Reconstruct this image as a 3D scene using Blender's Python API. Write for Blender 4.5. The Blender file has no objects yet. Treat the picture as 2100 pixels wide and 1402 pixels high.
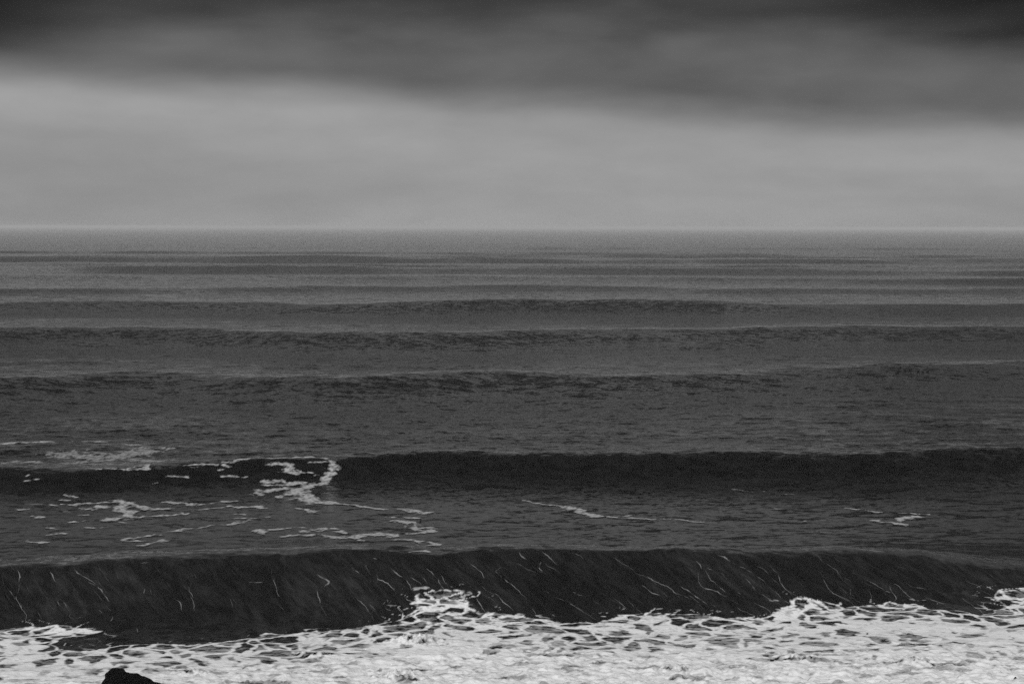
import bpy, math, random
import numpy as np
from mathutils import Matrix, Vector

random.seed(7)
rng = np.random.RandomState(11)
scene = bpy.context.scene

# ------------------------------------------------------------------ camera
CAM_H = 28.0                    # cliff-top view point above the sea, metres
F_PX = 4150.0                   # focal length in pixels of the 2100 px wide photograph
PITCH = math.atan((701.0 - 465.0) / F_PX)
ROLL = math.radians(0.12)
cam_data = bpy.data.cameras.new('camera')
cam_data.sensor_fit = 'HORIZONTAL'
cam_data.sensor_width = 36.0
cam_data.lens = F_PX / 2100.0 * 36.0
cam_data.clip_start = 0.5
cam_data.clip_end = 120000.0
cam = bpy.data.objects.new('camera', cam_data)
scene.collection.objects.link(cam)
CAM_M = (Matrix.Translation((0, 0, CAM_H)) @ Matrix.Rotation(math.pi / 2 - PITCH, 4, 'X')
         @ Matrix.Rotation(ROLL, 4, 'Z'))
cam.matrix_world = CAM_M
scene.camera = cam

# ------------------------------------------------------------------ light, exposure
EXPO = 0.75
SUN_EL, SUN_AZ = math.radians(42), math.radians(196)      # behind the camera, a little to the left
vs = scene.view_settings
vs.view_transform = 'Standard'
vs.look = 'None'
vs.gamma = 1.0
vs.use_curve_mapping = False
vs.exposure = EXPO

sun_d = bpy.data.lights.new('sun', 'SUN')
sun_d.energy = 1.85
sun_d.angle = math.radians(50)
sun_d.color = (1, 1, 1)
sun = bpy.data.objects.new('sun', sun_d)
scene.collection.objects.link(sun)
to_sun = Vector((math.sin(SUN_AZ) * math.cos(SUN_EL), math.cos(SUN_AZ) * math.cos(SUN_EL), math.sin(SUN_EL)))
sun.rotation_euler = to_sun.to_track_quat('Z', 'Y').to_euler()
sun.location = (0, -50, 200)

cy = scene.cycles
cy.use_denoising = False
cy.denoiser = 'OPENIMAGEDENOISE'
cy.denoising_input_passes = 'RGB_ALBEDO_NORMAL'
cy.denoising_prefilter = 'ACCURATE'
cy.max_bounces = 6
cy.diffuse_bounces = 2
cy.glossy_bounces = 3
cy.transmission_bounces = 2
cy.volume_bounces = 1
cy.transparent_max_bounces = 16
cy.caustics_reflective = False
cy.caustics_refractive = False


class NT:
    """tiny helper for node graphs"""
    def __init__(self, tree):
        self.t = tree
        tree.nodes.clear()

    def n(self, kind, **kw):
        nd = self.t.nodes.new(kind)
        for k, v in kw.items():
            setattr(nd, k, v)
        return nd

    def link(self, a, b):
        self.t.links.new(a, b)

    def put(self, sock, v):
        if isinstance(v, bpy.types.NodeSocket):
            self.link(v, sock)
        else:
            sock.default_value = v

    def math(self, op, a, b=0.0, c=None, clamp=False):
        nd = self.n('ShaderNodeMath', operation=op, use_clamp=clamp)
        self.put(nd.inputs[0], a)
        self.put(nd.inputs[1], b)
        if c is not None:
            self.put(nd.inputs[2], c)
        return nd.outputs[0]

    def remap(self, v, a, b, c=0.0, d=1.0, smooth=True):
        nd = self.n('ShaderNodeMapRange')
        nd.interpolation_type = 'SMOOTHSTEP' if smooth else 'LINEAR'
        self.put(nd.inputs['Value'], v)
        self.put(nd.inputs['From Min'], a)
        self.put(nd.inputs['From Max'], b)
        self.put(nd.inputs['To Min'], c)
        self.put(nd.inputs['To Max'], d)
        return nd.outputs['Result']

    def combine(self, x, y, z):
        nd = self.n('ShaderNodeCombineXYZ')
        for i, v in enumerate((x, y, z)):
            self.put(nd.inputs[i], v)
        return nd.outputs[0]

    def noise(self, vec, scale, detail=3.0, rough=0.5, dist=0.0):
        nd = self.n('ShaderNodeTexNoise')
        self.put(nd.inputs['Vector'], vec)
        nd.inputs['Scale'].default_value = scale
        nd.inputs['Detail'].default_value = detail
        nd.inputs['Roughness'].default_value = rough
        nd.inputs['Distortion'].default_value = dist
        return nd.outputs['Fac']

    def mixf(self, f, a, b):
        nd = self.n('ShaderNodeMix', data_type='FLOAT')
        self.put(nd.inputs[0], f)
        self.put(nd.inputs[2], a)
        self.put(nd.inputs[3], b)
        return nd.outputs[0]


# ------------------------------------------------------------------ overcast sky (world)
def build_world():
    w = bpy.data.worlds.new('World')
    scene.world = w
    w.use_nodes = True
    g = NT(w.node_tree)
    tc = g.n('ShaderNodeTexCoord')
    sep = g.n('ShaderNodeSeparateXYZ')
    g.link(tc.outputs['Generated'], sep.inputs[0])
    X, Y, Z = sep.outputs
    el = g.math('MULTIPLY', g.math('ARCSINE', Z), 57.29578)       # degrees above the horizon
    az = g.math('MULTIPLY', g.math('ARCTAN2', X, Y), 57.29578)    # degrees right of straight out to sea
    # clouds are flattened layers: stretched sideways near the horizon
    v1 = g.combine(g.math('MULTIPLY', az, 0.055), g.math('MULTIPLY', el, 0.34), 3.7)
    v2 = g.combine(g.math('MULTIPLY', az, 0.16), g.math('MULTIPLY', el, 0.62), 9.1)
    n1 = g.math('SUBTRACT', g.noise(v1, 1.0, 3, 0.5, 0.3), 0.5)
    n2 = g.math('SUBTRACT', g.noise(v2, 1.0, 4, 0.5, 0.2), 0.5)
    # lower edge of the dark cloud deck: tilts down to the right, wavering
    edge = g.math('ADD', 3.45, g.math('MULTIPLY', g.math('SINE', g.math('MULTIPLY', az, -0.075)), 0.85))
    edge = g.math('ADD', edge, g.math('MULTIPLY', n2, 0.9))
    t = g.math('SUBTRACT', el, edge)
    deck = g.remap(t, -0.60, 0.62)
    # pale stratum under the deck
    low = g.math('ADD', 0.305, g.math('MULTIPLY', n1, 0.24))
    # the deck itself, getting heavier upward
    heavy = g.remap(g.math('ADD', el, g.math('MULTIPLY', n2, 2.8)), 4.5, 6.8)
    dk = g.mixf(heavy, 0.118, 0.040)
    dk = g.math('MULTIPLY', dk, g.math('ADD', 1.0, g.math('MULTIPLY', n1, 1.0)))
    v4 = g.combine(g.math('MULTIPLY', az, 0.30), g.math('MULTIPLY', el, 0.75), 21.4)
    n4 = g.math('SUBTRACT', g.noise(v4, 1.0, 3, 0.45, 0.2), 0.5)
    dk = g.math('MULTIPLY', dk, g.math('ADD', 1.0, g.math('MULTIPLY', n4, 0.7)))

    # darker upper corners: part heavier cloud, part lens vignette put into the sky colour
    for (ca, ce, wa, we, k) in ((13.6, 6.3, 6.0, 1.6, 0.90), (-15.2, 6.4, 3.2, 2.2, 0.85)):
        da = g.math('DIVIDE', g.math('SUBTRACT', az, ca), wa)
        de = g.math('DIVIDE', g.math('ADD', g.math('SUBTRACT', el, ce), g.math('MULTIPLY', n2, 1.4)), we)
        r2 = g.math('ADD', g.math('MULTIPLY', da, da), g.math('MULTIPLY', de, de))
        cloud_vignette = g.math('MULTIPLY', g.math('EXPONENT', g.math('MULTIPLY', r2, -1.0)), k)
        dk = g.math('MULTIPLY', dk, g.math('SUBTRACT', 1.0, cloud_vignette))
    # broken structure of the deck over the rest of the sky
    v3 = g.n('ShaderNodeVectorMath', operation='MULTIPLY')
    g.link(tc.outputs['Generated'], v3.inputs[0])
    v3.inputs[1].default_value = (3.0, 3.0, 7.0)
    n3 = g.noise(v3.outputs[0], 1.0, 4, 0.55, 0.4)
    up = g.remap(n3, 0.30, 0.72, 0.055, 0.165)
    up = g.math('MULTIPLY', up, g.remap(el, 9.0, 38.0, 1.45, 0.40))  # unseen sky made paler low and darker overhead to shape the sea's reflections
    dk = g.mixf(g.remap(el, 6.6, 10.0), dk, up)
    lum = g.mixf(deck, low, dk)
    v5 = g.combine(g.math('MULTIPLY', az, 0.55), g.math('MULTIPLY', el, 1.5), 41.0)
    n5 = g.math('SUBTRACT', g.noise(v5, 1.0, 5, 0.6, 0.3), 0.5)
    lum = g.math('MULTIPLY', lum, g.math('ADD', 1.0, g.math('MULTIPLY', n5, 0.18)))
    # a little of the clear-sky light filtering through, without colour
    sky = g.n('ShaderNodeTexSky', sky_type='NISHITA')
    sky.sun_disc = False
    sky.sun_elevation = SUN_EL
    sky.sun_rotation = SUN_AZ
    bw = g.n('ShaderNodeRGBToBW')
    g.link(sky.outputs[0], bw.inputs[0])
    lum = g.math('ADD', lum, g.math('MULTIPLY', bw.outputs[0], 0.0015))
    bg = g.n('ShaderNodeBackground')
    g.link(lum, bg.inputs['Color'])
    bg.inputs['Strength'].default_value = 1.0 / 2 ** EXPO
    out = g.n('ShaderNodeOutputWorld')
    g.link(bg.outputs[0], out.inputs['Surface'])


build_world()

# ------------------------------------------------------------------ numpy noise
PERM = rng.permutation(256)
PERM = np.concatenate([PERM, PERM, PERM])
GRADA = rng.rand(256) * 2 * math.pi
GX, GY = np.cos(GRADA), np.sin(GRADA)


def perlin(x, y):
    xi, yi = np.floor(x).astype(np.int64), np.floor(y).astype(np.int64)
    xf, yf = x - xi, y - yi
    xi &= 255
    yi &= 255
    u = xf * xf * xf * (xf * (xf * 6 - 15) + 10)
    v = yf * yf * yf * (yf * (yf * 6 - 15) + 10)

    def gr(ix, iy, fx, fy):
        h = PERM[PERM[ix] + iy]
        return GX[h] * fx + GY[h] * fy
    a = gr(xi, yi, xf, yf)
    b = gr(xi + 1, yi, xf - 1, yf)
    c = gr(xi, yi + 1, xf, yf - 1)
    d = gr(xi + 1, yi + 1, xf - 1, yf - 1)
    return (a + u * (b - a) + v * ((c + u * (d - c)) - (a + u * (b - a)))) * 1.5


def fbm(x, y, octv=4, gain=0.5):
    s = np.zeros_like(x)
    a = 1.0
    for i in range(octv):
        s += a * perlin(x * 2 ** i + 17.3 * i, y * 2 ** i - 9.1 * i)
        a *= gain
    return s


def worley(x, y):
    xi, yi = np.floor(x).astype(np.int64), np.floor(y).astype(np.int64)
    f1 = np.full(x.shape, 9.0)
    f2 = np.full(x.shape, 9.0)
    cid = np.zeros(x.shape, dtype=np.int64)
    for dx in (-1, 0, 1):
        for dy in (-1, 0, 1):
            cx, cyy = xi + dx, yi + dy
            h = PERM[PERM[cx & 255] + (cyy & 255)]
            px = cx + 0.5 + 0.46 * GX[h]
            py = cyy + 0.5 + 0.46 * GY[h]
            d = np.hypot(px - x, py - y)
            nearer = d < f1
            f2 = np.where(nearer, f1, np.minimum(f2, d))
            cid = np.where(nearer, h, cid)
            f1 = np.where(nearer, d, f1)
    return f1, f2, cid / 255.0


def sstep(a, b, x):
    t = np.clip((x - a) / (b - a), 0, 1)
    return t * t * (3 - 2 * t)


# ------------------------------------------------------------------ pixels to directions
R3 = np.array(CAM_M.to_3x3())


def ray(px, py):
    d = np.stack([(np.asarray(px, float) - 1050) / F_PX, -(np.asarray(py, float) - 701) / F_PX,
                  -np.ones(np.shape(px))], -1)
    return d @ R3.T


def on_plane(px, py, z):
    d = ray(px, py)
    t = (z - CAM_H) / d[..., 2]
    return d[..., 0] * t, d[..., 1] * t


# ------------------------------------------------------------------ swell: breaking wave lines coming ashore
# crest line in photo pixels, crest height, front width, back width (metres) at the same stations
CRESTS = [
    dict(px=[-500, 0, 200, 450, 700, 900, 1000, 1200, 1500, 1800, 2000, 2100, 2500],
         py=[1172, 1163, 1147, 1137, 1136, 1130, 1125, 1121, 1123, 1130, 1146, 1158, 1175],
         h=[2.8, 3.3, 3.8, 3.9, 4.0, 4.2, 4.3, 4.3, 4.2, 3.5, 2.4, 1.9, 1.5],
         f=[4.0, 4.0, 5.6, 5.4, 4.6, 4.3, 4.1, 4.0, 4.0, 4.2, 4.6, 4.8, 5.0],
         b=[11, 11, 12, 11, 10, 9, 9, 9, 9, 10, 12, 12, 12]),
    dict(px=[-500, 0, 150, 300, 420, 650, 800, 900, 1100, 1300, 1600, 1800, 1950, 2100, 2600],
         py=[948, 951, 958, 951, 941, 936, 930, 928, 935, 935, 930, 933, 925, 922, 918],
         h=[3.4, 3.4, 3.3, 3.3, 3.4, 3.4, 3.3, 3.2, 3.1, 3.1, 3.3, 3.4, 3.6, 3.6, 3.6],
         f=[4.9, 4.9, 5.0, 5.2, 5.0, 4.6, 4.2, 4.1, 4.1, 4.2, 4.3, 4.5, 4.7, 4.7, 4.7],
         b=[16] * 15),
    dict(px=[-700, 0, 300, 620, 900, 1050, 1250, 1600, 1900, 2100, 2800],
         py=[778, 772, 760, 774, 768, 760, 774, 762, 746, 741, 738],
         h=[3.1, 3.1, 2.7, 3.0, 3.1, 3.2, 2.5, 2.2, 2.6, 2.6, 2.6],
         f=[9, 9, 11, 9, 8.5, 8, 10, 13, 11, 10, 10],
         b=[26] * 11),
    dict(px=[-900, 0, 200, 400, 650, 1050, 1200, 1400, 1800, 2100, 3000],
         py=[672, 670, 668, 672, 684, 680, 672, 675, 667, 671, 672],
         h=[3.7, 3.7, 3.7, 3.7, 3.4, 3.3, 3.4, 3.3, 3.3, 3.3, 3.3],
         f=[13, 13, 12, 12, 12, 13, 13, 13, 14, 14, 14],
         b=[36] * 11),
    dict(px=[-900, 0, 300, 700, 900, 1200, 1500, 1600, 2100, 3000],
         py=[619, 618, 617, 620, 615, 613, 617, 624, 622, 622],
         h=[2.9, 3.0, 3.1, 3.6, 4.0, 4.2, 4.0, 2.8, 2.5, 2.5],
         f=[16, 16, 15, 13, 13, 12, 12, 17, 18, 18],
         b=[44] * 10),
    dict(px=[-900, 0, 400, 800, 1100, 1500, 2100, 3000],
         py=[593, 592, 588, 586, 582, 590, 592, 592],
         h=[1.5, 1.5, 1.7, 1.6, 1.8, 1.5, 1.3, 1.3],
         f=[17, 17, 17, 17, 17, 17, 18, 18],
         b=[50] * 8),
    dict(px=[-900, 0, 400, 900, 1400, 1900, 2000, 2100, 3000],
         py=[563, 562, 566, 564, 567, 573, 570, 569, 569],
         h=[1.5, 1.6, 1.2, 1.7, 1.5, 1.4, 2.4, 2.5, 2.0],
         f=[22, 22, 22, 22, 22, 20, 18, 18, 18],
         b=[60] * 9),
    dict(px=[-900, 0, 350, 700, 1000, 1400, 2100, 3000],
         py=[546, 545, 549, 546, 548, 551, 549, 549],
         h=[1.5, 1.5, 2.2, 2.2, 2.0, 1.8, 1.5, 1.5],
         f=[26] * 8, b=[70] * 8),
    dict(px=[-900, 0, 300, 600, 900, 1500, 2100, 3000],
         py=[528, 527, 530, 528, 531, 534, 530, 530],
         h=[2.0, 2.0, 2.0, 2.2, 2.0, 1.6, 2.0, 2.0],
         f=[34] * 8, b=[90] * 8),
]
for c in CRESTS:
    hh = np.array(c['h'], float)
    cx, cyy = on_plane(np.array(c['px']), np.array(c['py']), hh)
    # smooth resampling of the stations
    xs = np.linspace(cx[0], cx[-1], 400)
    k = max(3, int(400 * 0.05))
    ker = np.hanning(k * 2 + 1)
    ker /= ker.sum()

    def smooth(v):
        q = np.interp(xs, cx, np.asarray(v, float))
        q = np.pad(q, k, mode='edge')
        return np.convolve(q, ker, mode='valid')
    c['xs'], c['yc'], c['H'], c['wf'], c['wb'] = xs, smooth(cyy), smooth(hh), smooth(c['f']), smooth(c['b'])


def swell(x, y):
    z = np.zeros(np.broadcast(x, y).shape)
    for i, c in enumerate(CRESTS):
        yc = np.interp(x, c['xs'], c['yc'])
        H = np.interp(x, c['xs'], c['H'])
        wf = np.interp(x, c['xs'], c['wf'])
        wb = np.interp(x, c['xs'], c['wb'])
        if i > 0:
            wob = fbm(x / 46.0 + i * 31.7, y / 400.0 + i * 7.7, 2)
            yc = yc + wob * wf * 0.35
            mod = fbm(x / (26.0 + 9.0 * i) + i * 13.1, y / 300.0 + 2.0 * i, 3)
            H = H * (1 + (0.10 if i < 3 else 0.18 if i < 5 else 0.24) * mod)
            if i == 1:
                yc = yc + 0.7 * fbm(x / 9.0, y / 60.0 + 7.0, 3)
        else:
            yc = yc + 0.85 * fbm(x / 11.0 + 3.3, y / 60.0, 3)
            H = H * (1 + 0.10 * fbm(x / 15.0 + 8.3, y / 60.0, 3))
        if i == 0:
            yc = yc + 0.22 * fbm(x / 2.4 + 1.1, y / 9.0, 3)
        s = y - yc
        if i < 2:
            rnd = 1.1 if i == 0 else 0.5
            s = np.sign(s) * (np.sqrt(s * s + rnd * rnd) - rnd)      # rounded crest
        a = np.abs(s)
        if i == 0:
            front = 0.82 * np.exp(-(a / wf) ** 2.2) + 0.18 * np.exp(-(a / (2.3 * wf)) ** 2)
        elif i == 1:
            front = 0.58 * np.exp(-(a / (0.78 * wf)) ** 2) + 0.42 * np.exp(-(a / (3.4 * wf)) ** 1.6)
        elif i > 2:
            front = np.exp(-(a / (1.22 * wf)) ** 2)
        else:
            front = 0.74 * np.exp(-(a / (1.15 * wf)) ** 2) + 0.26 * np.exp(-(a / (2.8 * wf)) ** 2)
        back = np.exp(-(np.abs(s) / wb) ** 1.7)
        z = z + H * np.where(s < 0, front, back)
    return z


# wind chop: many short directional waves
NC = 84
LAM = np.exp(np.linspace(math.log(1.1), math.log(34.0), NC)) * (1 + 0.06 * rng.randn(NC))
DIRA = rng.randn(NC) * math.radians(30) + math.radians(-90 + 12)
DIRA[LAM > 14] = math.radians(-90) + (DIRA[LAM > 14] - math.radians(-90)) * 0.4
KX, KY = 2 * math.pi / LAM * np.cos(DIRA), 2 * math.pi / LAM * np.sin(DIRA)
PH = rng.rand(NC) * 2 * math.pi
SL = 0.0205 * np.where(LAM > 12, 0.30, np.where(LAM > 5, 0.55, 1.0))
AMP = SL * LAM / (2 * math.pi)


def row_step(y):
    y = np.maximum(y, 1.0)
    return np.clip(0.95 * y * y / (CAM_H * F_PX), 0.12, None)


def chop(x, y):
    z = np.zeros(np.broadcast(x, y).shape)
    st = row_step(y)
    # shelter: smoother water in front of and between the two near waves
    shel = 0.30 + 0.70 * sstep(200, 225, y)
    shel = np.where(y < 150, 0.62, shel)
    gust = 1.0 + 0.45 * perlin(x / 60.0 + 4.4, y / 110.0)
    for i in range(NC):
        lod = sstep(2.2, 4.5, LAM[i] / st)
        z = z + AMP[i] * lod * np.sin(KX[i] * x + KY[i] * y + PH[i])
    # far groundswell lines too distant to trace one by one
    far = sstep(900, 1500, y) * np.clip(0.85 + 0.7 * fbm(x / 130.0 + 5.0, y / 210.0, 2), 0.2, 2)
    for lam, a, ang, ph in ((95, .45, 2, .3), (128, .6, -3, 2.1), (170, .8, 1.5, 4.0), (74, .3, 5, 1.0), (230, .9, -1, 5.2)):
        kx, ky = 2 * math.pi / lam * math.sin(math.radians(ang)), 2 * math.pi / lam * math.cos(math.radians(ang))
        z = z + far * a * sstep(1.6, 3.0, lam / st) * np.sin(kx * x + ky * y + ph)
    return z * shel * gust


def surface(x, y):
    return swell(x, y) + chop(x, y)


def to_sea(px, py):
    """photo pixels -> points on the sea surface (first hit of the line of sight)"""
    px, py = np.atleast_1d(np.asarray(px, float)), np.atleast_1d(np.asarray(py, float))
    d = ray(px, py)
    d = d / d[:, 1:2]
    tmax = np.where(d[:, 2] < -1e-4, -CAM_H / np.minimum(d[:, 2], -1e-4), 3000) + 1.0
    tmin = np.maximum(90.0, tmax * 0.80)
    q = np.linspace(0, 1, 500)
    T = tmin[:, None] + (tmax - tmin)[:, None] * q[None]
    Xs, Zs = d[:, 0:1] * T, CAM_H + d[:, 2:3] * T
    hit = Zs <= swell(Xs, T)
    i = np.argmax(hit, 1)
    i = np.where(hit.any(1), i, 499)
    y = T[np.arange(len(T)), i]
    return d[:, 0] * y, y


# ------------------------------------------------------------------ materials
def mat(name):
    m = bpy.data.materials.new(name)
    m.use_nodes = True
    return m, NT(m.node_tree)


def water_material():
    m, g = mat('sea_water')
    geo = g.n('ShaderNodeNewGeometry')
    pos = geo.outputs['Position']
    sc = g.n('ShaderNodeVectorMath', operation='MULTIPLY')
    g.link(pos, sc.inputs[0])
    sc.inputs[1].default_value = (0.60, 1.0, 0.6)
    rot = g.n('ShaderNodeVectorRotate', rotation_type='Z_AXIS')
    rot.inputs['Angle'].default_value = math.radians(9)
    g.link(sc.outputs[0], rot.inputs['Vector'])
    ruffle = g.n('ShaderNodeAttribute', attribute_name='ruffle').outputs['Fac']
    nrm = geo.outputs['Normal']
    # wind ripples as slopes at several sizes
    for (scale, det, amt) in ((0.15, 3, 0.26), (0.60, 3, 0.84), (2.3, 3, 0.95)):
        nd = g.n('ShaderNodeTexNoise')
        g.link(rot.outputs[0], nd.inputs['Vector'])
        nd.inputs['Scale'].default_value = scale
        nd.inputs['Detail'].default_value = det
        nd.inputs['Roughness'].default_value = 0.6
        sub = g.n('ShaderNodeVectorMath', operation='SUBTRACT')
        g.link(nd.outputs['Color'], sub.inputs[0])
        sub.inputs[1].default_value = (0.5, 0.5, 0.5)
        fl = g.n('ShaderNodeVectorMath', operation='MULTIPLY')
        g.link(sub.outputs[0], fl.inputs[0])
        fl.inputs[1].default_value = (amt * 0.8, amt, 0.0)
        scl = g.n('ShaderNodeVectorMath', operation='SCALE')
        g.link(fl.outputs[0], scl.inputs[0])
        g.link(ruffle, scl.inputs['Scale'])
        add = g.n('ShaderNodeVectorMath', operation='ADD')
        g.link(nrm, add.inputs[0])
        g.link(scl.outputs[0], add.inputs[1])
        nrm = add.outputs[0]
    bump = g.n('ShaderNodeVectorMath', operation='NORMALIZE')
    g.link(nrm, bump.inputs[0])
    # sand and bubbles stirred up in the shallows, drawn up the wave in streaks
    turb = g.n('ShaderNodeAttribute', attribute_name='silt').outputs['Fac']
    sp = g.n('ShaderNodeSeparateXYZ')
    g.link(pos, sp.inputs[0])
    px, py, pz = sp.outputs
    sv = g.combine(g.math('ADD', px, g.math('MULTIPLY', pz, 1.25)), g.math('MULTIPLY', py, 0.35), g.math('MULTIPLY', pz, 0.45))
    streak = g.noise(sv, 1.7, 5, 0.62, 0.5)
    streak2 = g.noise(sv, 0.45, 3, 0.5, 0.3)
    st = g.math('MULTIPLY', g.remap(streak, 0.34, 0.76, 0.5, 1.8), g.remap(streak2, 0.3, 0.7, 0.65, 1.25))
    cloudy = g.remap(g.noise(rot.outputs[0], 0.9, 5, 0.65, 0.4), 0.36, 0.70, 0.0015, 0.0085)
    body = g.mixf(turb, cloudy, g.math('MULTIPLY', st, 0.0145))
    p = g.n('ShaderNodeBsdfPrincipled')
    g.link(body, p.inputs['Base Color'])
    p.inputs['Roughness'].default_value = 0.12
    p.inputs['IOR'].default_value = 1.333
    g.link(bump.outputs[0], p.inputs['Normal'])
    out = g.n('ShaderNodeOutputMaterial')
    g.link(p.outputs[0], out.inputs['Surface'])
    return m


def foam_material(name, albedo=0.80):
    m, g = mat(name)
    geo = g.n('ShaderNodeNewGeometry')
    cov = g.n('ShaderNodeAttribute', attribute_name='cover').outputs['Fac']
    n = g.noise(geo.outputs['Position'], 5.0, 4, 0.65)
    n2 = g.noise(geo.outputs['Position'], 1.1, 3, 0.6)
    c2 = g.math('ADD', cov, g.math('MULTIPLY', g.math('SUBTRACT', n, 0.5), 0.34))
    alpha = g.math('MULTIPLY', g.remap(c2, 0.06, 0.90, smooth=False), g.remap(cov, 0.02, 0.14))
    alb = g.math('MULTIPLY', albedo, g.remap(n2, 0.3, 0.7, 0.90, 1.0))
    bump = g.n('ShaderNodeBump')
    bump.inputs['Strength'].default_value = 0.7
    bump.inputs['Distance'].default_value = 0.12
    g.link(n, bump.inputs['Height'])
    d = g.n('ShaderNodeBsdfPrincipled')
    g.link(alb, d.inputs['Base Color'])
    d.inputs['Roughness'].default_value = 0.9
    d.inputs['Specular IOR Level'].default_value = 0.15
    g.link(bump.outputs[0], d.inputs['Normal'])
    tr = g.n('ShaderNodeBsdfTransparent')
    mx = g.n('ShaderNodeMixShader')
    g.link(alpha, mx.inputs[0])
    g.link(tr.outputs[0], mx.inputs[1])
    g.link(d.outputs[0], mx.inputs[2])
    out = g.n('ShaderNodeOutputMaterial')
    g.link(mx.outputs[0], out.inputs['Surface'])
    return m


def rock_material():
    m, g = mat('wet_black_rock')
    geo = g.n('ShaderNodeNewGeometry')
    n = g.noise(geo.outputs['Position'], 3.0, 6, 0.65)
    col = g.remap(n, 0.3, 0.75, 0.0012, 0.005)
    bump = g.n('ShaderNodeBump')
    bump.inputs['Strength'].default_value = 0.8
    bump.inputs['Distance'].default_value = 0.15
    g.link(n, bump.inputs['Height'])
    p = g.n('ShaderNodeBsdfPrincipled')
    g.link(col, p.inputs['Base Color'])
    p.inputs['Roughness'].default_value = 0.7
    p.inputs['Specular IOR Level'].default_value = 0.03
    g.link(bump.outputs[0], p.inputs['Normal'])
    out = g.n('ShaderNodeOutputMaterial')
    g.link(p.outputs[0], out.inputs['Surface'])
    return m


def feather_material():
    m, g = mat('dark_feathers')
    geo = g.n('ShaderNodeNewGeometry')
    n = g.noise(geo.outputs['Position'], 18.0, 3, 0.6)
    p = g.n('ShaderNodeBsdfPrincipled')
    g.link(g.remap(n, 0.3, 0.7, 0.003, 0.008), p.inputs['Base Color'])
    p.inputs['Roughness'].default_value = 0.8
    p.inputs['Specular IOR Level'].default_value = 0.1
    out = g.n('ShaderNodeOutputMaterial')
    g.link(p.outputs[0], out.inputs['Surface'])
    return m


MAT_WATER = water_material()
MAT_SURF = foam_material('surf_foam', 0.82)
MAT_DRIFT = foam_material('old_drifting_foam', 0.46)
MAT_ROCK = rock_material()
MAT_FEATHER = feather_material()


# ------------------------------------------------------------------ mesh helpers
def mesh_from(name, verts, quads, material, attrs=None, smooth=True):
    me = bpy.data.meshes.new(name)
    verts = np.ascontiguousarray(verts, dtype=np.float32)
    quads = np.ascontiguousarray(quads, dtype=np.int32)
    n = quads.shape[1]
    me.vertices.add(len(verts))
    me.vertices.foreach_set('co', verts.ravel())
    me.loops.add(quads.size)
    me.loops.foreach_set('vertex_index', quads.ravel())
    me.polygons.add(len(quads))
    me.polygons.foreach_set('loop_start', np.arange(0, quads.size, n, dtype=np.int32))
    me.update(calc_edges=True)
    me.polygons.foreach_set('use_smooth', np.full(len(quads), smooth, dtype=bool))
    for k, v in (attrs or {}).items():
        a = me.attributes.new(k, 'FLOAT', 'POINT')
        a.data.foreach_set('value', np.ascontiguousarray(v, dtype=np.float32))
    me.materials.append(material)
    o = bpy.data.objects.new(name, me)
    scene.collection.objects.link(o)
    return o


def grid_quads(nr, nc):
    i = np.arange(nr * nc).reshape(nr, nc)
    return np.stack([i[:-1, :-1].ravel(), i[:-1, 1:].ravel(), i[1:, 1:].ravel(), i[1:, :-1].ravel()], -1)


def tag(o, label, cat=None, group=None, kind=None):
    o['label'] = label
    if cat:
        o['category'] = cat
    if group:
        o['group'] = group
    if kind:
        o['kind'] = kind
    return o


# ------------------------------------------------------------------ the sea, one sheet to the horizon
def build_sea():
    rows = [-400.0, -200.0, -60.0, 0.0, 40.0, 70.0, 90.0, 100.0]
    y = 106.0
    while y < 38000:
        rows.append(y)
        if y < 160:
            y += 0.13
        elif y < 235:
            y += 0.22
        else:
            y += max(0.3, 0.95 * y * y / (CAM_H * F_PX))
    rows = np.array(rows)
    nc = 640
    u = np.linspace(-1, 1, nc)
    half = np.maximum(np.abs(rows), 100) * 0.253 * 1.5 + 12
    Yg = np.repeat(rows[:, None], nc, 1)
    Xg = half[:, None] * u[None]
    Z = surface(Xg, Yg)
    flat = sstep(112, 100, Yg) if False else 1 - sstep(95, 108, Yg)
    Z = Z * (1 - flat)
    ruffle = 0.26 + 0.74 * sstep(200, 225, Yg)
    ruffle = np.where(Yg < 160, 0.46, ruffle)
    ruffle = ruffle * (1 + 2.2 * sstep(450, 1500, Yg))
    yc2 = np.interp(Xg, CRESTS[1]['xs'], CRESTS[1]['yc'])
    ruffle = ruffle * (1 + 0.7 * np.exp(-((Yg - yc2 + 4) / 7.0) ** 2))
    gust = fbm(Xg / 38.0, Yg / 70.0, 3)
    ruffle = ruffle * (1 + 0.25 * gust)
    yc1 = np.interp(Xg, CRESTS[0]['xs'], CRESTS[0]['yc'])
    silt = 1 - sstep(2.0, 40.0, Yg - yc1)
    silt = np.clip(silt * (0.8 + 0.5 * fbm(Xg / 9.0, Yg / 7.0, 3)), 0, 1)
    v = np.stack([Xg.ravel(), Yg.ravel(), Z.ravel()], -1)
    o = mesh_from('sea', v, grid_quads(len(rows), nc), MAT_WATER,
                  {'ruffle': ruffle.ravel(), 'silt': silt.ravel()})
    o['kind'] = 'structure'
    o['label'] = 'dark grey sea with long lines of swell rolling in to shore'
    return o


sea = build_sea()


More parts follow.
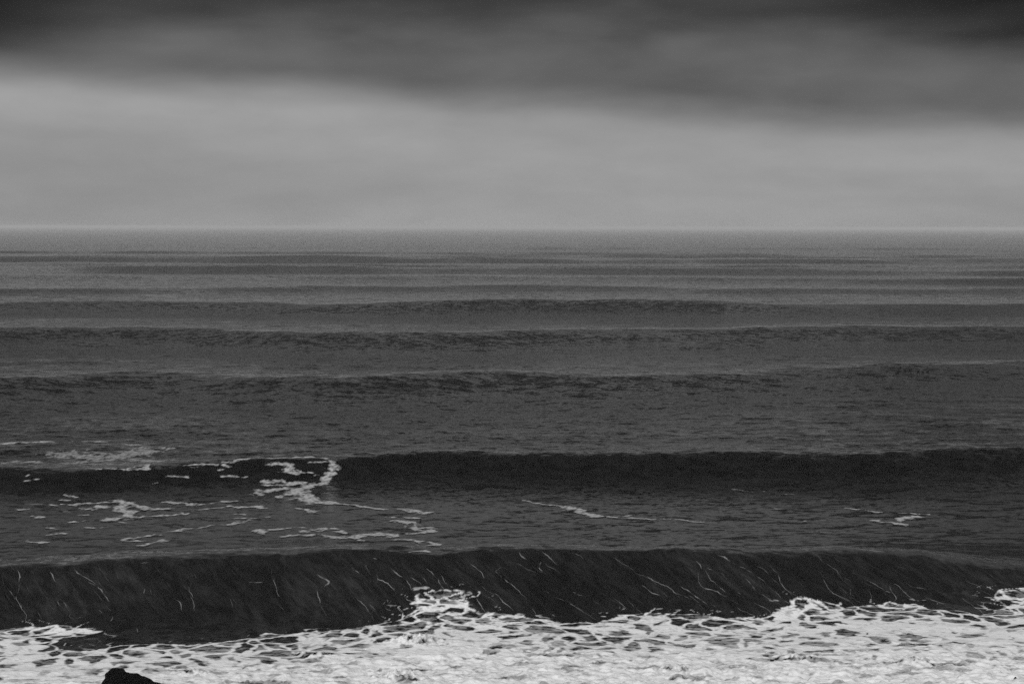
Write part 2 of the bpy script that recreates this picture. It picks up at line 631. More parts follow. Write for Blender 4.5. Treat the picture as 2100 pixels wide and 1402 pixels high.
# ------------------------------------------------------------------ foam
def seg_dist(x, y, P):
    """distance to a polyline P (n,2..): returns distance and interpolated third column"""
    best = np.full(x.shape, 1e9)
    wv = np.zeros(x.shape)
    for (a, b) in zip(P[:-1], P[1:]):
        dx, dy = b[0] - a[0], b[1] - a[1]
        L2 = dx * dx + dy * dy + 1e-9
        t = np.clip(((x - a[0]) * dx + (y - a[1]) * dy) / L2, 0, 1)
        d = np.hypot(x - a[0] - t * dx, y - a[1] - t * dy)
        near = d < best
        best = np.where(near, d, best)
        if len(a) > 2:
            wv = np.where(near, a[2] + t * (b[2] - a[2]), wv)
    return best, wv


def inside(x, y, P):
    r = np.zeros(x.shape, bool)
    n = len(P)
    for i in range(n):
        ax, ay = P[i][:2]
        bx, by = P[(i + 1) % n][:2]
        c = (ay > y) != (by > y)
        with np.errstate(divide='ignore', invalid='ignore'):
            xi = (bx - ax) * (y - ay) / (by - ay + 1e-12) + ax
        r ^= c & (x < xi)
    return r


def foam_sheet(name, Xg, Yg, cover, material, lift, relief=None):
    keep_v = cover > 0.04
    nr, nc = Xg.shape
    k = keep_v[:-1, :-1] | keep_v[:-1, 1:] | keep_v[1:, 1:] | keep_v[1:, :-1]
    q = grid_quads(nr, nc)[k.ravel()]
    used = np.unique(q)
    remap = np.full(nr * nc, -1, dtype=np.int64)
    remap[used] = np.arange(len(used))
    x, y = Xg.ravel()[used], Yg.ravel()[used]
    z = surface(x, y) + lift
    if relief is not None:
        z = z + relief.ravel()[used]
    return mesh_from(name, np.stack([x, y, z], -1), remap[q], material, {'cover': cover.ravel()[used]})


EDGE = [(-700, 1300), (-300, 1292), (0, 1291), (30, 1286), (60, 1283), (100, 1284), (140, 1285), (175, 1288), (203, 1293), (190, 1299),
        (150, 1305), (118, 1312), (108, 1322), (118, 1332), (150, 1337), (190, 1334), (235, 1325), (262, 1320), (320, 1320), (400, 1321),
        (475, 1314), (550, 1299), (685, 1293), (765, 1283), (825, 1269), (858, 1252), (846, 1238),
        (858, 1222), (880, 1213), (905, 1214), (945, 1213), (962, 1220), (955, 1234), (966, 1250), (985, 1258),
        (1020, 1260), (1060, 1261), (1100, 1272), (1150, 1280), (1220, 1280), (1252, 1270), (1275, 1260), (1325, 1257),
        (1400, 1260), (1460, 1261), (1488, 1267), (1560, 1267), (1590, 1258), (1612, 1243), (1640, 1226), (1665, 1232),
        (1700, 1238), (1740, 1243), (1775, 1242), (1800, 1240), (1828, 1232), (1850, 1239), (1880, 1240), (1910, 1249), (1960, 1251),
        (2010, 1262), (2040, 1250), (2062, 1246), (2044, 1234), (2040, 1222), (2050, 1212), (2090, 1205), (2300, 1198), (2900, 1196)]


def densify(pts, step=10.0):
    out = []
    for a, b in zip(pts[:-1], pts[1:]):
        n = max(1, int(math.hypot(b[0] - a[0], b[1] - a[1]) / step))
        for i in range(n):
            t = i / n
            out.append(tuple(a[k] + t * (b[k] - a[k]) for k in range(len(a))))
    out.append(tuple(pts[-1]))
    return out


def build_surf():
    e = densify(EDGE, 14)
    ex, ey = to_sea([p[0] for p in e], [p[1] for p in e])
    ey = ey + 4.0 * swell(ex, ey)
    line = np.stack([ex, ey], -1)
    poly = np.concatenate([line, [[ex[-1] + 5, 60], [ex[0] - 5, 60]]])
    xs = np.arange(-52, 52, 0.075)
    ys = np.arange(107, 157, 0.12)
    Xg, Yg = np.meshgrid(xs, ys)
    Yplan = Yg
    Yg = Yg + 4.0 * swell(Xg, Yg)          # measured up the face where the foam climbs the wave
    # ragged edge: warp the domain
    wx = Xg + 0.35 * fbm(Xg / 1.7, Yg / 1.7, 4)
    wy = Yg + 0.45 * fbm(Xg / 1.9 + 50, Yg / 1.9, 4)
    d, _ = seg_dist(wx, wy, line)
    ins = inside(wx, wy, poly)
    s = np.where(ins, d, -d)
    # lace of bubbles: cells left between foam threads, stretched and bent by the flow
    qx = Xg + 1.0 * fbm(Xg / 3.4, Yg / 3.4 + 9, 4, 0.48)
    qy = Yg + 1.0 * fbm(Xg / 3.4 + 77, Yg / 3.4, 4, 0.48)
    f1, f2, cid = worley(qx / 1.7, qy / 2.3)
    g1, g2, cid2 = worley(qx / 0.7 + 31, qy / 0.85 + 13)
    l1 = f2 - f1
    l2 = g2 - g1
    patch = fbm(Xg / 9.0 + 3, Yg / 6.0 + 8, 4)
    right = sstep(2, 20, Xg)
    depth = s / (12.0 + 5.0 * right)
    dens = np.clip(0.06 + 0.80 * depth + 0.46 * patch, 0.02, 1.35)
    thr = 0.07 + 0.62 * dens ** 1.5 + 0.25 * (cid - 0.5) * dens
    hole = sstep(thr, thr + 0.18, l1 + 0.05 * fbm(Xg / 0.5, Yg / 0.5, 3) + 0.08 * fbm(Xg / 1.6 + 44, Yg / 1.6, 2))
    hole = hole * (1 - 0.8 * sstep(0.95, 1.3, dens) * (cid < 0.8))
    small = sstep(0.16 + 0.5 * dens, 0.30 + 0.55 * dens, l2) * (0.55 + 0.45 * cid2)
    # thin film of foam in the holes, streaky
    film = 0.10 + 0.46 * np.clip(depth, 0, 1.2) + 0.22 * fbm(Xg / 0.9, Yg / 0.55, 3) + 0.25 * (cid - 0.5)
    film = np.clip(film, 0.0, 0.72)
    cov = 1.0 - 0.35 * small * (dens < 1.1)
    cov = cov * (1 - hole) + hole * film
    # broken grey streaks in the solid part
    st = fbm(Xg / 2.6 + 5, Yg / 1.5 + 40, 5)
    cov -= 0.55 * sstep(0.26, 0.62, st) * sstep(0.3, 0.9, depth)
    st2 = fbm(Xg / 0.8 + 15, Yg / 0.5 + 4, 4)
    cov -= 0.34 * sstep(0.22, 0.65, st2)
    rim = np.exp(-((s - 0.10) / 0.12) ** 2) * (0.35 + 0.6 * sstep(-0.3, 0.3, fbm(Xg / 2.2, Yg / 2.2 + 70, 2)))
    cov = np.maximum(cov, np.clip(rim, 0, 1))
    # torn threads straying out beyond the edge
    stray = 0.75 * sstep(0.09, 0.01, l1) * sstep(-2.6, -0.1, s) * sstep(-0.15, 0.35, fbm(Xg / 2.4 + 12, Yg / 2.4, 3))
    cov = np.clip(cov, 0, 1) * sstep(-0.16, 0.10, s + 0.12 * fbm(Xg / 0.35, Yg / 0.5, 3))
    cov = np.maximum(cov, stray)
    cov[Yplan > np.interp(Xg, CRESTS[0]['xs'], CRESTS[0]['yc']) - 1.0] = 0
    relief = 0.05 + sstep(0.35, 1.1, depth) * (0.24 * np.abs(fbm(Xg / 1.6, Yg / 1.6 + 21, 4)) + 0.05 * fbm(Xg / 0.5, Yg / 0.5, 2)) * (cov > 0.3)
    for (sx, sy, sw, sh) in ((852, 1312, 1.0, 0.62), (818, 1390, 0.9, 0.5), (1870, 1352, 0.8, 0.35), (1380, 1372, 0.9, 0.35),
                             (395, 1377, 0.7, 0.3), (640, 1338, 0.8, 0.3), (1640, 1345, 0.8, 0.3)):
        bx, by = on_plane(np.array([sx]), np.array([sy]), 0.2)
        rr = np.exp(-(((Xg - bx) / (sw * 1.7)) ** 2 + ((Yg - by) / sw) ** 2))
        relief += rr * sh * (0.55 + 0.9 * np.abs(fbm(Xg / 0.55, Yg / 0.55, 4)))
        cov = np.clip(cov - rr * 0.75 * sstep(-0.05, 0.4, fbm(Xg / 0.5 + 9, Yg / 0.5, 3)), 0, 1)
    o = foam_sheet('surf_foam', Xg, Yplan, cov, MAT_SURF, 0.0, relief)
    tag(o, 'wide sheet of bright white lacy foam along the bottom of the picture', kind='stuff')
    return o


surf = build_surf()


def ribbons(name, strokes, material, lift, wmin, wmax, label, seed, strength=0.8):
    """thin foam threads lying on the water, each a strip with ragged edges"""
    rs = np.random.RandomState(seed)
    V, Q, A = [], [], []
    base = 0
    for st in strokes:
        pts = np.array(densify([p[:2] for p in st['p']], 3.0))
        n = len(pts)
        if n < 3:
            continue
        ker = np.hanning(7)
        ker /= ker.sum()
        for k in range(2):
            q = np.pad(pts[:, k], 3, mode='edge')
            pts[:, k] = np.convolve(q, ker, mode='valid')
        sd = rs.rand() * 90
        tt = np.arange(n) * 0.32
        pts[:, 0] += 3.4 * perlin(tt * 0.55 + sd, tt * 0 + 0.3) + 1.0 * perlin(tt * 1.7 + sd, tt * 0 + 7.3)
        x, y = to_sea(pts[:, 0], pts[:, 1])
        tx, ty = np.gradient(x), np.gradient(y)
        L = np.hypot(tx, ty) + 1e-6
        nx, ny = -ty / L, tx / L
        prof = np.sin(np.linspace(0.04, math.pi - 0.04, n)) ** 0.8
        w = (wmin + (wmax - wmin) * np.clip(0.45 + 0.9 * perlin(tt * 0.5 + sd, tt * 0 + 3.1), 0, 1)) * prof * st.get('w', 1.0)
        fade = np.clip(0.75 + 0.9 * perlin(tt * 0.8 + sd + 40, tt * 0 + 5.5), 0.25, 1) * strength * st.get('a', 1.0)
        cols = []
        for k, (off, c) in enumerate(((-1, 0.0), (-0.5, 0.75), (0, 1.0), (0.5, 0.75), (1, 0.0))):
            jit = 1 + 0.7 * perlin(tt * 2.3 + k * 11 + sd, tt * 0 + 1.7)
            vx, vy = x + nx * w * off * jit, y + ny * w * off * jit
            cols.append((vx, vy, c * fade))
        for (vx, vy, c) in cols:
            vz = surface(vx, vy) + lift
            V.append(np.stack([vx, vy, vz], -1))
            A.append(c)
        for k in range(4):
            i = base + k * n + np.arange(n - 1)
            Q.append(np.stack([i, i + 1, i + 1 + n, i + n], -1))
        base += 5 * n
    o = mesh_from(name, np.concatenate(V), np.concatenate(Q), material, {'cover': np.concatenate(A)})
    tag(o, label, kind='stuff')
    return o


def crop(ox, oy, s, *strokes):
    out = []
    for st in strokes:
        w = 1.0
        pts = st
        if isinstance(st, dict):
            pts, w = st['p'], st['w']
        out.append({'p': [(ox + a / s, oy + b / s) for a, b in pts], 'w': w})
    return out


STREAKS = []
STREAKS += crop(1250, 1100, 4.2,
    [(0, 165), (60, 215), (160, 275), (230, 345), (300, 365), (400, 410), (500, 445), (560, 490), (720, 545)],
    {'p': [(600, 430), (680, 480), (760, 530), (830, 575), (860, 620), (890, 660)], 'w': 1.5},
    [(740, 215), (785, 265), (790, 300)],
    [(755, 310), (770, 390), (800, 450), (900, 475), (1000, 520), (1070, 565), (1110, 600)],
    [(825, 290), (860, 360), (900, 410), (960, 455), (1020, 500)],
    {'p': [(920, 160), (980, 190), (1050, 230)], 'w': 2.2},
    [(1040, 228), (1140, 275), (1230, 325), (1290, 375), (1360, 430)],
    [(830, 280), (920, 320), (980, 335), (990, 365)],
    {'p': [(1130, 330), (1200, 400), (1260, 475), (1340, 530), (1430, 575), (1500, 610)], 'w': 1.2},
    [(1385, 200), (1395, 300), (1450, 350), (1480, 420), (1530, 480), (1610, 530)],
    [(1240, 250), (1340, 310), (1370, 365), (1450, 420)],
    [(1380, 440), (1440, 500), (1470, 550), (1560, 590)],
    {'p': [(1620, 105), (1690, 120), (1770, 160)], 'w': 1.6},
    [(1770, 160), (1860, 240), (1950, 290), (1990, 350), (2090, 400)],
    [(1840, 360), (1870, 460), (1920, 500), (2000, 525), (2080, 555)],
    [(1100, 490), (1140, 500), (1160, 545)],
    [(1230, 575), (1330, 620), (1380, 650), (1390, 690)],
    [(1090, 615), (1150, 650), (1290, 690)],
    [(30, 540), (90, 570), (150, 640)],
    [(260, 430), (350, 490), (440, 520)])
STREAKS += crop(1700, 1190, 5.25,
    [(400, 0), (520, 60), (600, 120), (740, 145)],
    {'p': [(640, 60), (700, 150), (730, 200), (680, 225)], 'w': 1.3},
    {'p': [(700, 40), (780, 100), (860, 160), (930, 215)], 'w': 1.4},
    [(820, 20), (900, 80), (1000, 90), (1080, 130), (1100, 170)],
    {'p': [(0, 135), (110, 180), (220, 220), (280, 260)], 'w': 1.3},
    {'p': [(1030, 180), (1120, 210), (1220, 250), (1300, 255)], 'w': 1.5},
    {'p': [(1420, 200), (1530, 265), (1640, 320), (1700, 360)], 'w': 1.3},
    [(1480, 10), (1600, 60), (1680, 140), (1780, 180)],
    [(430, 110), (450, 180), (460, 240)],
    [(230, 90), (240, 180)])
STREAKS += crop(700, 1100, 4.2,
    [(80, 270), (150, 310), (190, 360)],
    {'p': [(410, 245), (460, 310), (540, 365), (590, 420), (620, 480)], 'w': 1.3},
    {'p': [(300, 360), (390, 400), (450, 450), (490, 510)], 'w': 1.7},
    [(600, 350), (660, 400), (720, 440), (780, 470)],
    [(670, 330), (720, 380), (740, 430), (790, 470)],
    [(825, 360), (850, 420), (880, 470)],
    [(860, 330), (900, 400), (950, 460)],
    [(730, 270), (790, 330), (800, 360)],
    [(1100, 225), (1200, 300), (1230, 370)],
    {'p': [(1380, 260), (1320, 300), (1380, 350), (1480, 430), (1540, 490), (1600, 555)], 'w': 1.3},
    {'p': [(1310, 490), (1380, 550), (1430, 600), (1490, 655)], 'w': 1.5},
    [(1640, 620), (1680, 680)],
    {'p': [(1930, 130), (2010, 150), (2090, 200)], 'w': 1.3},
    {'p': [(1650, 110), (1740, 130), (1780, 170), (1860, 250)], 'w': 1.7},
    {'p': [(1530, 130), (1560, 180), (1620, 210)], 'w': 3.0},
    {'p': [(1720, 220), (1700, 270), (1740, 310)], 'w': 1.8},
    [(100, 520), (190, 590), (250, 660), (290, 730)],
    [(250, 590), (310, 650)],
    {'p': [(1960, 590), (2040, 630), (2090, 665)], 'w': 1.3},
    [(1980, 490), (2090, 525)],
    {'p': [(540, 510), (550, 550), (600, 575), (680, 580)], 'w': 1.4},
    {'p': [(430, 560), (380, 630), (430, 650)], 'w': 1.3},
    {'p': [(470, 610), (530, 650)], 'w': 2.4},
    {'p': [(1350, 112), (1480, 104), (1630, 102)], 'w': 1.5},
    {'p': [(1000, 106), (1120, 102), (1200, 110), (1300, 112)], 'w': 1.5},
    {'p': [(1170, 540), (1200, 600), (1240, 660)], 'w': 1.3},
    {'p': [(260, 185), (320, 200)], 'w': 2.0})
STREAKS += crop(0, 1190, 5.25,
    [(235, 0), (190, 100), (170, 180), (230, 290), (290, 380), (260, 470)],
    [(90, 100), (140, 160), (170, 210)],
    {'p': [(640, 205), (710, 250), (720, 310), (750, 350), (740, 400), (800, 420)], 'w': 1.1},
    [(600, 220), (650, 290)],
    [(590, 425), (520, 485)],
    [(880, 390), (820, 425), (680, 480)],
    {'p': [(1040, 50), (1110, 130), (1160, 200), (1190, 245)], 'w': 1.4},
    [(890, 0), (960, 40), (1040, 60)],
    [(1220, 370), (1190, 450)],
    {'p': [(1550, 85), (1545, 155)], 'w': 1.5},
    [(1860, 185), (1940, 240), (1960, 320), (1950, 360)],
    [(1980, 40), (2060, 140), (2070, 240), (2100, 300)],
    {'p': [(1460, 490), (1475, 520), (1490, 560)], 'w': 1.6},
    [(1070, 310), (1120, 360)])
STREAKS += crop(0, 700, 2.0,
    {'p': [(70, 940), (85, 970), (75, 1010)], 'w': 1.9},
    {'p': [(205, 950), (220, 965), (230, 990)], 'w': 1.8},
    {'p': [(300, 935), (350, 975), (400, 1000)], 'w': 1.4},
    [(1110, 970), (1150, 1050)],
    {'p': [(1300, 960), (1350, 985), (1330, 1010)], 'w': 2.6},
    [(1300, 1020), (1310, 1080)],
    [(770, 1000), (800, 1110)],
    {'p': [(570, 915), (630, 908)], 'w': 1.2},
    {'p': [(1020, 990), (1080, 990)], 'w': 1.6})
# fainter threads between the traced ones, drawn up the face by the rising water
rs = np.random.RandomState(5)
for i in range(190):
    x0 = rs.uniform(-60, 2150)
    y0 = rs.uniform(1142, 1240)
    ln = rs.uniform(10, 60)
    slant = rs.uniform(0.2, 0.9) if x0 < 850 else rs.uniform(0.9, 1.9)
    STREAKS.append({'p': [(x0 + slant * ln * t, y0 + ln * t) for t in (0, 0.33, 0.66, 1)], 'w': rs.uniform(0.5, 1.3), 'a': rs.uniform(0.18, 0.5)})
wave_threads = ribbons('foam_threads', STREAKS, MAT_DRIFT, 0.03, 0.016, 0.052,
                       'thin pale foam threads drawn up the face of the nearest wave', 21, 0.46)


def drift(name, strokes, label, res=(0.10, 0.20), alpha=1.0, seed=0.0, warp=1.0, torn=0.95, wide=0.85):
    """old foam floating on the surface: ragged trails around traced lines (x, y, half-width in metres)"""
    P = []
    for st in strokes:
        d = densify(st, 8)
        x, y = to_sea([p[0] for p in d], [p[1] for p in d])
        P.append(np.stack([x, y + 3.0 * swell(x, y), [p[2] for p in d], y], -1))
    allp = np.concatenate(P)
    allp[:, 2] *= wide
    m = allp[:, 2].max() * 2.2 + 1.5
    xs = np.arange(allp[:, 0].min() - m, allp[:, 0].max() + m, res[0])
    ys = np.arange(allp[:, 3].min() - m, allp[:, 3].max() + m, res[1])
    Xg, Yplan = np.meshgrid(xs, ys)
    Yg = Yplan + 3.0 * swell(Xg, Yplan)
    wx = Xg + warp * (0.34 * fbm(Xg / 1.1 + seed, Yg / 2.6, 4))
    wy = Yg + warp * (0.38 * fbm(Xg / 1.3 + seed + 33, Yg / 2.2, 4))
    cov = np.zeros(Xg.shape)
    rag = fbm(Xg / 1.1 + seed, Yg / 1.8 - seed, 5, 0.65)
    fine = fbm(Xg / 0.42 + seed, Yg / 0.5, 3)
    for p in P:
        r = p[:, 2].max() * 2.2 + 2.2
        i0, i1 = np.searchsorted(ys, [p[:, 3].min() - r, p[:, 3].max() + r])
        j0, j1 = np.searchsorted(xs, [p[:, 0].min() - r, p[:, 0].max() + r])
        sl = (slice(i0, i1), slice(j0, j1))
        d, w = seg_dist(wx[sl], wy[sl], p)
        c = (w * wide * (1.05 + torn * rag[sl]) - d) / (0.55 * w * wide + 0.08)
        cov[sl] = np.maximum(cov[sl], np.clip(c * 0.9, 0, 1))
    tear = fbm(Xg / 0.45 + seed + 61, Yg / 1.1, 4, 0.6)
    cov = cov * np.clip(0.86 + 0.5 * fine, 0.15, 1.0) * (0.35 + 0.65 * sstep(-0.95, -0.05, tear)) * alpha
    o = foam_sheet(name, Xg, Yplan, cov, MAT_DRIFT, 0.05)
    tag(o, label, kind='stuff')
    return o


def tr(ox, oy, s, *lines):
    """traced lines given in crop pixels with a common half-width at the end"""
    out = []
    for ln in lines:
        w = ln[-1]
        out.append([(ox + p[0] / s, oy + p[1] / s, (p[2] if len(p) > 2 else w)) for p in ln[:-1]])
    return out


A = (400, 900, 4.2)
B = (0, 880, 4.2)
C = (1050, 700, 2.0)
drift('drifting_foam', tr(*A,
    [(1010, 162, .2), (1110, 172, .25), (1160, 192, .35), (1190, 250, .42), (1180, 300, .42), (1120, 350, .45), (1090, 390, .6), (980, 405, .8),
     (900, 440, .8), (900, 480, .9), (960, 512, 1.1), (1040, 545, 1.1), (1140, 550, .8), (1230, 560, .4), (1340, 568, .3),
     (1480, 585, .5), (1540, 597, .2), (1620, 605, .5), .5],
    [(270, 205), (400, 182), (570, 172), (700, 172), (800, 167), (980, 160), .35],
    [(660, 215), (740, 215), (820, 230), (790, 265), (800, 290), (850, 300), .5],
    [(840, 270), (920, 295), (1010, 298), .22],
    [(980, 215), (1060, 208), (1140, 212), .22],
    [(1010, 325), (1080, 318), .3],
    [(640, 370), (720, 375), .7], [(590, 445), (700, 440), (800, 430), .7], [(780, 480), (720, 500), .4], [(530, 455), (545, 485), .4],
    [(620, 395), (700, 400), .4], [(800, 400), (900, 380), .5]),
    'winding white foam trail running down the face of the second wave', seed=1.0, torn=0.65, wide=1.35)
drift('drifting_foam', tr(*A,
    [(1760, 605), (1850, 610), (1920, 640), (2000, 637), .7],
    [(1720, 680), (1800, 682), (1930, 682), .5],
    [(1730, 710), (1850, 722), (1880, 760), (1930, 790), .85],
    [(1840, 822), (1960, 815), (2040, 795), (2000, 765), .6]),
    'hooked white foam patch beside the small flying bird', seed=7.0)
drift('drifting_foam', tr(*A,
    [(510, 797), (560, 792), (600, 815), .5], [(580, 788), (740, 781), (900, 771), .5],
    [(750, 845), (900, 830), (1070, 826), (1220, 845), (1340, 832), (1440, 826), .5],
    [(1310, 850), (1400, 840), 1.1], [(1240, 800), (1300, 815), .5], [(1540, 832), (1600, 816), (1660, 835), 1.0],
    [(1700, 870), (1850, 870), (1990, 890), (2090, 905), .45], [(970, 797), (1150, 775), .75], [(2020, 920), (2080, 915), .7],
    [(1420, 873), (1450, 873), .3], [(1900, 965), (1980, 970), .5]),
    'broken line of foam flecks lying just behind the nearest wave crest', seed=13.0)
drift('drifting_foam', tr(*B,
    [(555, 650), (620, 657), (730, 642), (900, 636), .5],
    [(770, 692), (880, 667), (980, 667), (1060, 692), (1120, 730), (1080, 760), (1000, 785), (910, 772), .9],
    [(1010, 615), (1080, 635), (1160, 665), (1250, 690), (1400, 690), .9], [(1160, 660), (1230, 670), .8],
    [(1130, 762), (1300, 751), (1480, 742), (1620, 726), .5], [(1040, 810), (1120, 815), .5],
    [(1430, 630), (1530, 638), (1650, 650), .65]),
    'ring-shaped foam patch drifting left of the winding foam trail', seed=19.0)
drift('drifting_foam', tr(*B,
    [(1660, 660), (1800, 646), (1850, 632), (2020, 616), .4], [(1710, 697), (1850, 681), (1960, 665), .4],
    [(1050, 955), (1100, 940), (1250, 925), (1330, 910), .45], [(1060, 960), (1190, 966), .4],
    [(1430, 886), (1550, 876), (1590, 860), .4], [(1610, 864), (1750, 850), (1880, 827), (1980, 822), .3],
    [(1210, 1000), (1370, 975), (1410, 955), .55],
    [(580, 800), (670, 798), .5], [(415, 850), (500, 862), .4], [(740, 850), (880, 854), .4], [(400, 915), (550, 900), .45],
    [(190, 955), (290, 970), (380, 980), .45], [(550, 570), (650, 590), .35], [(540, 617), (600, 615), .35], [(170, 700), (240, 695), .35],
    [(440, 650), (490, 665), .35], [(290, 752), (330, 765), .4], [(200, 650), (350, 645), .3], [(680, 740), (720, 742), .4], [(550, 718), (600, 718), .35])
    + tr(*A, [(370, 590), (540, 582), (620, 597), .55], [(290, 741), (400, 720), (470, 702), .45], [(500, 690), (620, 676), .4],
         [(880, 600), (960, 606), (1000, 635), (1050, 628), .45], [(340, 688), (420, 686), .3], [(360, 650), (430, 655), .35]),
    'scattered small foam flecks on dark water at the left between the two waves', seed=23.0)
drift('drifting_foam', tr(*B,
    [(770, 342), (900, 341), (1080, 346), (1200, 322), (1310, 297), .35], [(1100, 352), (1240, 346), (1290, 302), .4],
    [(1580, 312), (1750, 302), (1900, 306), (1990, 332), .4], [(1400, 405), (1500, 410), (1590, 416), .4], [(1980, 292), (2100, 262), .35],
    [(1640, 325), (1700, 318), .25], [(1870, 350), (1960, 335), .25], [(215, 405), (250, 400), .3], [(230, 448), (320, 435), .3],
    [(1290, 478), (1350, 460), .25], [(1940, 405), (2100, 410), .35]),
    'narrow foam streaks near the crest of the second wave at the left', seed=29.0)
drift('drifting_foam', tr(*B,
    [(-200, 150), (0, 140), (250, 128), (450, 116), (650, 107), 1.0], [(660, 104), (800, 110), (920, 122), 1.1],
    [(1100, 140), (1150, 140), 1.6]),
    'thin curved foam line on the water behind the second wave', seed=31.0, alpha=0.85)
drift('drifting_foam', tr(*B,
    [(1240, 190), (1310, 190), 1.8], [(900, 245), (1050, 227), (1240, 200), 2.2], [(580, 212), (800, 232), 2.2],
    [(100, 280), (300, 285), (500, 305), 1.4], [(620, 285), (800, 270), (900, 255), 1.2], [(1150, 255), (1320, 268), 1.6], [(700, 295), (950, 300), 1.2]),
    'faint dissolving foam patch on the back of the second wave', seed=37.0, alpha=0.6, warp=1.8, wide=1.2)
drift('drifting_foam', tr(*C,
    [(60, 652, .3), (120, 668, .3), (180, 672, .4), (230, 681, .8), (280, 700, 1.0), (340, 719, 1.1), (400, 722, .8), (450, 716, .6), .5],
    [(480, 725), (540, 730), (620, 732), .5], [(640, 733), (700, 737), (780, 745), .25]),
    'slanting foam streak on smooth water between the two waves, right of centre', seed=41.0)
drift('drifting_foam', tr(*C,
    [(1370, 682), (1450, 692), (1500, 700), .35], [(1480, 738), (1560, 746), (1620, 758), .45], [(1580, 737), (1640, 721), .8],
    [(1600, 706), (1700, 710), .35], [(1480, 738), (1500, 737), .5],
    [(890, 602), (1000, 620), .12], [(1080, 686), (1140, 690), .16], [(1200, 785), (1370, 785), .14], [(1150, 740), (1300, 738), .14],
    [(1040, 612), (1180, 632), .12]),
    'small foam flecks on smooth water between the waves at the right', seed=43.0)


# ------------------------------------------------------------------ rocks
def heightfield_rock(name, prof_x, prof_z, y0, depth, label, cat='rock', nx=150, ny=70, rough=0.16, seed=0.0):
    xs = np.linspace(prof_x[0], prof_x[-1], nx)
    v = np.linspace(-1, 1, ny)
    X, Vv = np.meshgrid(xs, v)
    Pz = np.interp(X, prof_x, prof_z)
    ridge = 0.12 * fbm(X / 1.3 + seed, X * 0 + 2.2, 2)
    t = np.clip(np.abs(Vv - ridge), 0, 1)
    top = Pz - prof_z[0]
    Z = prof_z[0] + top * (1 - t ** 1.6)
    Y = y0 + Vv * depth * (0.55 + 0.45 * np.clip(top / (max(prof_z) - prof_z[0]), 0, 1))
    n = fbm(X / 0.8 + seed, Y / 0.8, 5, 0.55)
    n2 = np.abs(fbm(X / 0.35 + seed, Y / 0.35 + Z, 3))
    wgt = np.clip(t * 3, 0.25, 1)
    Z = Z + (n * rough - n2 * rough * 0.5) * wgt
    X = X + rough * 0.7 * fbm(Y / 0.7 + seed, Z / 0.5, 4)
    Y = Y + rough * 1.2 * fbm(X / 0.7 + seed + 9, Z / 0.5, 4)
    o = mesh_from(name, np.stack([X.ravel(), Y.ravel(), Z.ravel()], -1), grid_quads(ny, nx), MAT_ROCK, smooth=False)
    tag(o, label, cat)
    return o


D0 = 118.0
sil = [(150, 1462), (176, 1440), (196, 1418), (208, 1403), (214, 1391), (217, 1382), (223, 1376), (229, 1368), (237, 1367), (246, 1369), (254, 1371),
       (261, 1376.5), (268, 1380), (276, 1380), (284, 1381), (292, 1384.5), (297, 1384), (309, 1391.5), (317, 1394.5), (329, 1400),
       (350, 1416), (385, 1440), (420, 1462)]
dd = ray(np.array([p[0] for p in sil]), np.array([p[1] for p in sil]))
dd = dd / dd[:, 1:2]
heightfield_rock('rock', dd[:, 0] * D0, CAM_H + dd[:, 2] * D0, D0, 1.9,
                 'jagged black rock poking out of the white surf, bottom left')


def awash(px, py, w, h, label, seed):
    x, y = on_plane(np.array([px]), np.array([py]), 0.1)
    z0 = float(surface(x, y)[0])
    q = np.linspace(-1, 1, 9)
    prof = np.clip(1 - np.abs(q) ** 1.7, 0, 1) * (1 + 0.25 * np.sin(q * 5 + seed))
    return heightfield_rock('rock', x[0] + q * w / 2, list(z0 - 0.12 + prof * (h + 0.12)), float(y[0]), w * 0.5, label,
                            nx=26, ny=16, rough=0.05, seed=seed)


awash(2084, 1390, 0.62, 0.22, 'low black rock awash in foam in the bottom right corner', 3.0)
awash(1778, 1301, 0.24, 0.20, 'small black rock awash in foam at the right, farther from the corner', 5.0)


# ------------------------------------------------------------------ sea birds
def tube_mesh(path, rad, seg=10, flat=1.0):
    """rings along a spine; path (n,3), radii (n,)"""
    path = np.array(path, float)
    n = len(path)
    V = []
    for i in range(n):
        t = path[min(i + 1, n - 1)] - path[max(i - 1, 0)]
        t /= np.linalg.norm(t) + 1e-9
        side = np.array([0, 1.0, 0])
        up = np.cross(t, side)
        up /= np.linalg.norm(up) + 1e-9
        for k in range(seg):
            a = 2 * math.pi * k / seg
            V.append(path[i] + rad[i] * (math.cos(a) * side + math.sin(a) * up * flat))
    Q = []
    for i in range(n - 1):
        for k in range(seg):
            k2 = (k + 1) % seg
            Q.append((i * seg + k, i * seg + k2, (i + 1) * seg + k2, (i + 1) * seg + k))
    return V, Q


def sitting_bird_mesh():
    spine = [(-.24, 0, .10), (-.20, 0, .09), (-.12, 0, .06), (0, 0, .05), (.10, 0, .06), (.15, 0, .10), (.165, 0, .16), (.18, 0, .205),
             (.205, 0, .225), (.235, 0, .222), (.25, 0, .212), (.29, 0, .205)]
    rad = [.006, .03, .075, .10, .085, .055, .034, .034, .042, .034, .016, .004]
    V, Q = tube_mesh(spine, rad, 10, 0.85)
    return V, Q


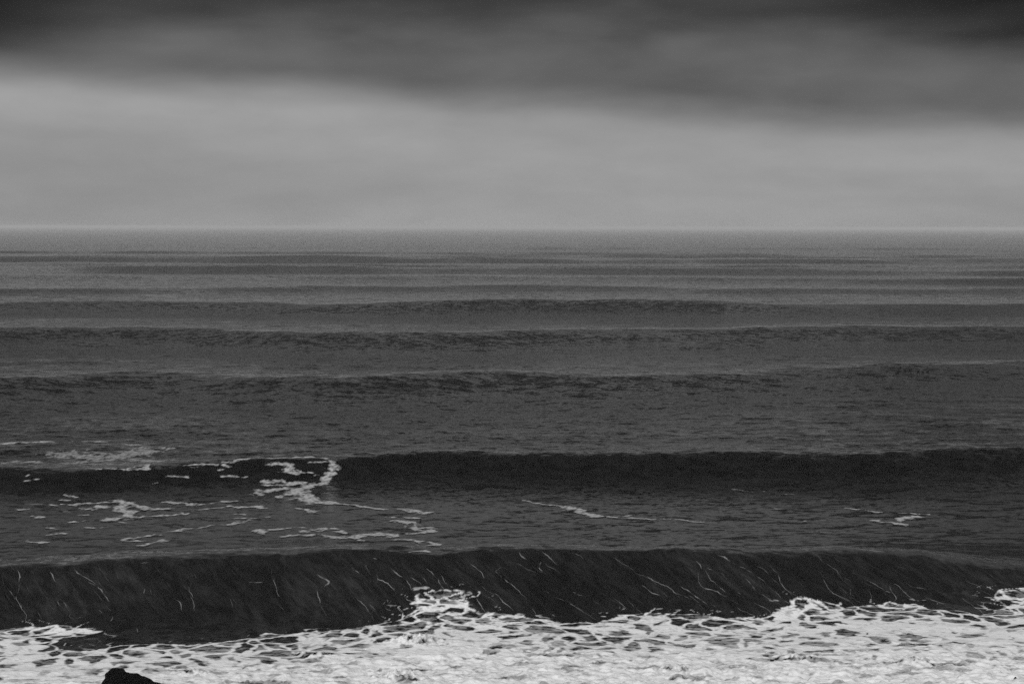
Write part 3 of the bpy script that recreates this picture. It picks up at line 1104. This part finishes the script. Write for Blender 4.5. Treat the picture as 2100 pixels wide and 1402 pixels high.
def flying_bird_mesh():
    spine = [(-.17, 0, .0), (-.13, 0, .0), (-.06, 0, -.004), (0, 0, -.005), (.06, 0, .0), (.095, 0, .01), (.12, 0, .014), (.14, 0, .01), (.17, 0, .006)]
    rad = [.022, .014, .03, .036, .03, .02, .021, .012, .003]
    V, Q = tube_mesh(spine, rad, 10, 0.9)
    for s in (-1, 1):                       # raised, swept-back wings with thickness
        st = [(0.05, -0.05, .02, .0, .010), (0.055, -0.045, .12, .075, .008), (0.02, -0.055, .22, .13, .005), (-0.07, -0.10, .31, .15, .002)]
        b = len(V)
        for (le, te, y, z, th) in st:
            V += [(le, s * y, z), ((le + te) / 2, s * y, z + th), (te, s * y, z), ((le + te) / 2, s * y, z - th)]
        for i in range(3):
            for k in range(4):
                k2 = (k + 1) % 4
                Q.append((b + i * 4 + k, b + i * 4 + k2, b + (i + 1) * 4 + k2, b + (i + 1) * 4 + k))
        Q.append((b + 12, b + 13, b + 14, b + 15))
    return V, Q


V, Q = sitting_bird_mesh()
proto = mesh_from('seabird', np.array(V), np.array(Q), MAT_FEATHER)
FLOCK = [(1840.3, 763.8, 10, 'leftmost and lowest of the left pair'),
         (1841.4, 760.4, 150, 'just above the leftmost bird'),
         (1846.3, 756.6, 60, 'highest of the flock'),
         (1856.0, 759.3, 170, 'fourth from the left'),
         (1866.0, 759.6, 5, 'fifth from the left'),
         (1883.1, 761.6, 20, 'third from the right'),
         (1893.4, 763.7, 200, 'second from the right'),
         (1902.3, 761.6, 0, 'rightmost of the flock')]
for i, (px, py, rz, where) in enumerate(FLOCK):
    o = proto if i == 0 else proto.copy()
    if i:
        scene.collection.objects.link(o)
    x, y = to_sea([px], [py])
    o.location = (x[0], y[0], float(surface(x, y)[0]) - 0.01)
    o.rotation_euler = (0, 0, math.radians(rz))
    o.scale = (1.4, 1.4, 1.4)
    tag(o, 'tiny dark bird on the sea at the right, ' + where, 'bird', 'birds floating in a loose line on the third swell')

V, Q = flying_bird_mesh()
fly = mesh_from('seabird', np.array(V), np.array(Q), MAT_FEATHER)
dd = ray(np.array([862.0]), np.array([1071.0]))
dd = dd / dd[:, 1:2]
fly.location = (dd[0, 0] * 150, 150, CAM_H + dd[0, 2] * 150)
fly.rotation_euler = (math.radians(38), math.radians(0), math.radians(-28))
tag(fly, 'small dark bird flying low over the water beside the hooked foam patch', 'bird')


# ------------------------------------------------------------------ sea haze
def build_haze():
    m = bpy.data.materials.new('sea_haze')
    m.use_nodes = True
    g = NT(m.node_tree)
    pv = g.n('ShaderNodeVolumePrincipled')
    pv.inputs['Color'].default_value = (0.97, 0.97, 0.97, 1)
    pv.inputs['Density'].default_value = 0.00010
    pv.inputs['Anisotropy'].default_value = -0.05
    out = g.n('ShaderNodeOutputMaterial')
    g.link(pv.outputs[0], out.inputs['Volume'])
    x0, x1, y0, y1, z0, z1 = -20000, 20000, -800, 42000, -4.0, 31.0
    v = [(x, y, z) for z in (z0, z1) for y in (y0, y1) for x in (x0, x1)]
    q = [(0, 2, 3, 1), (4, 5, 7, 6), (0, 1, 5, 4), (2, 6, 7, 3), (0, 4, 6, 2), (1, 3, 7, 5)]
    o = mesh_from('haze', np.array(v), np.array(q), m, smooth=False)
    o['kind'] = 'stuff'
    o['label'] = 'pale sea haze hiding the horizon'
    return o


build_haze()
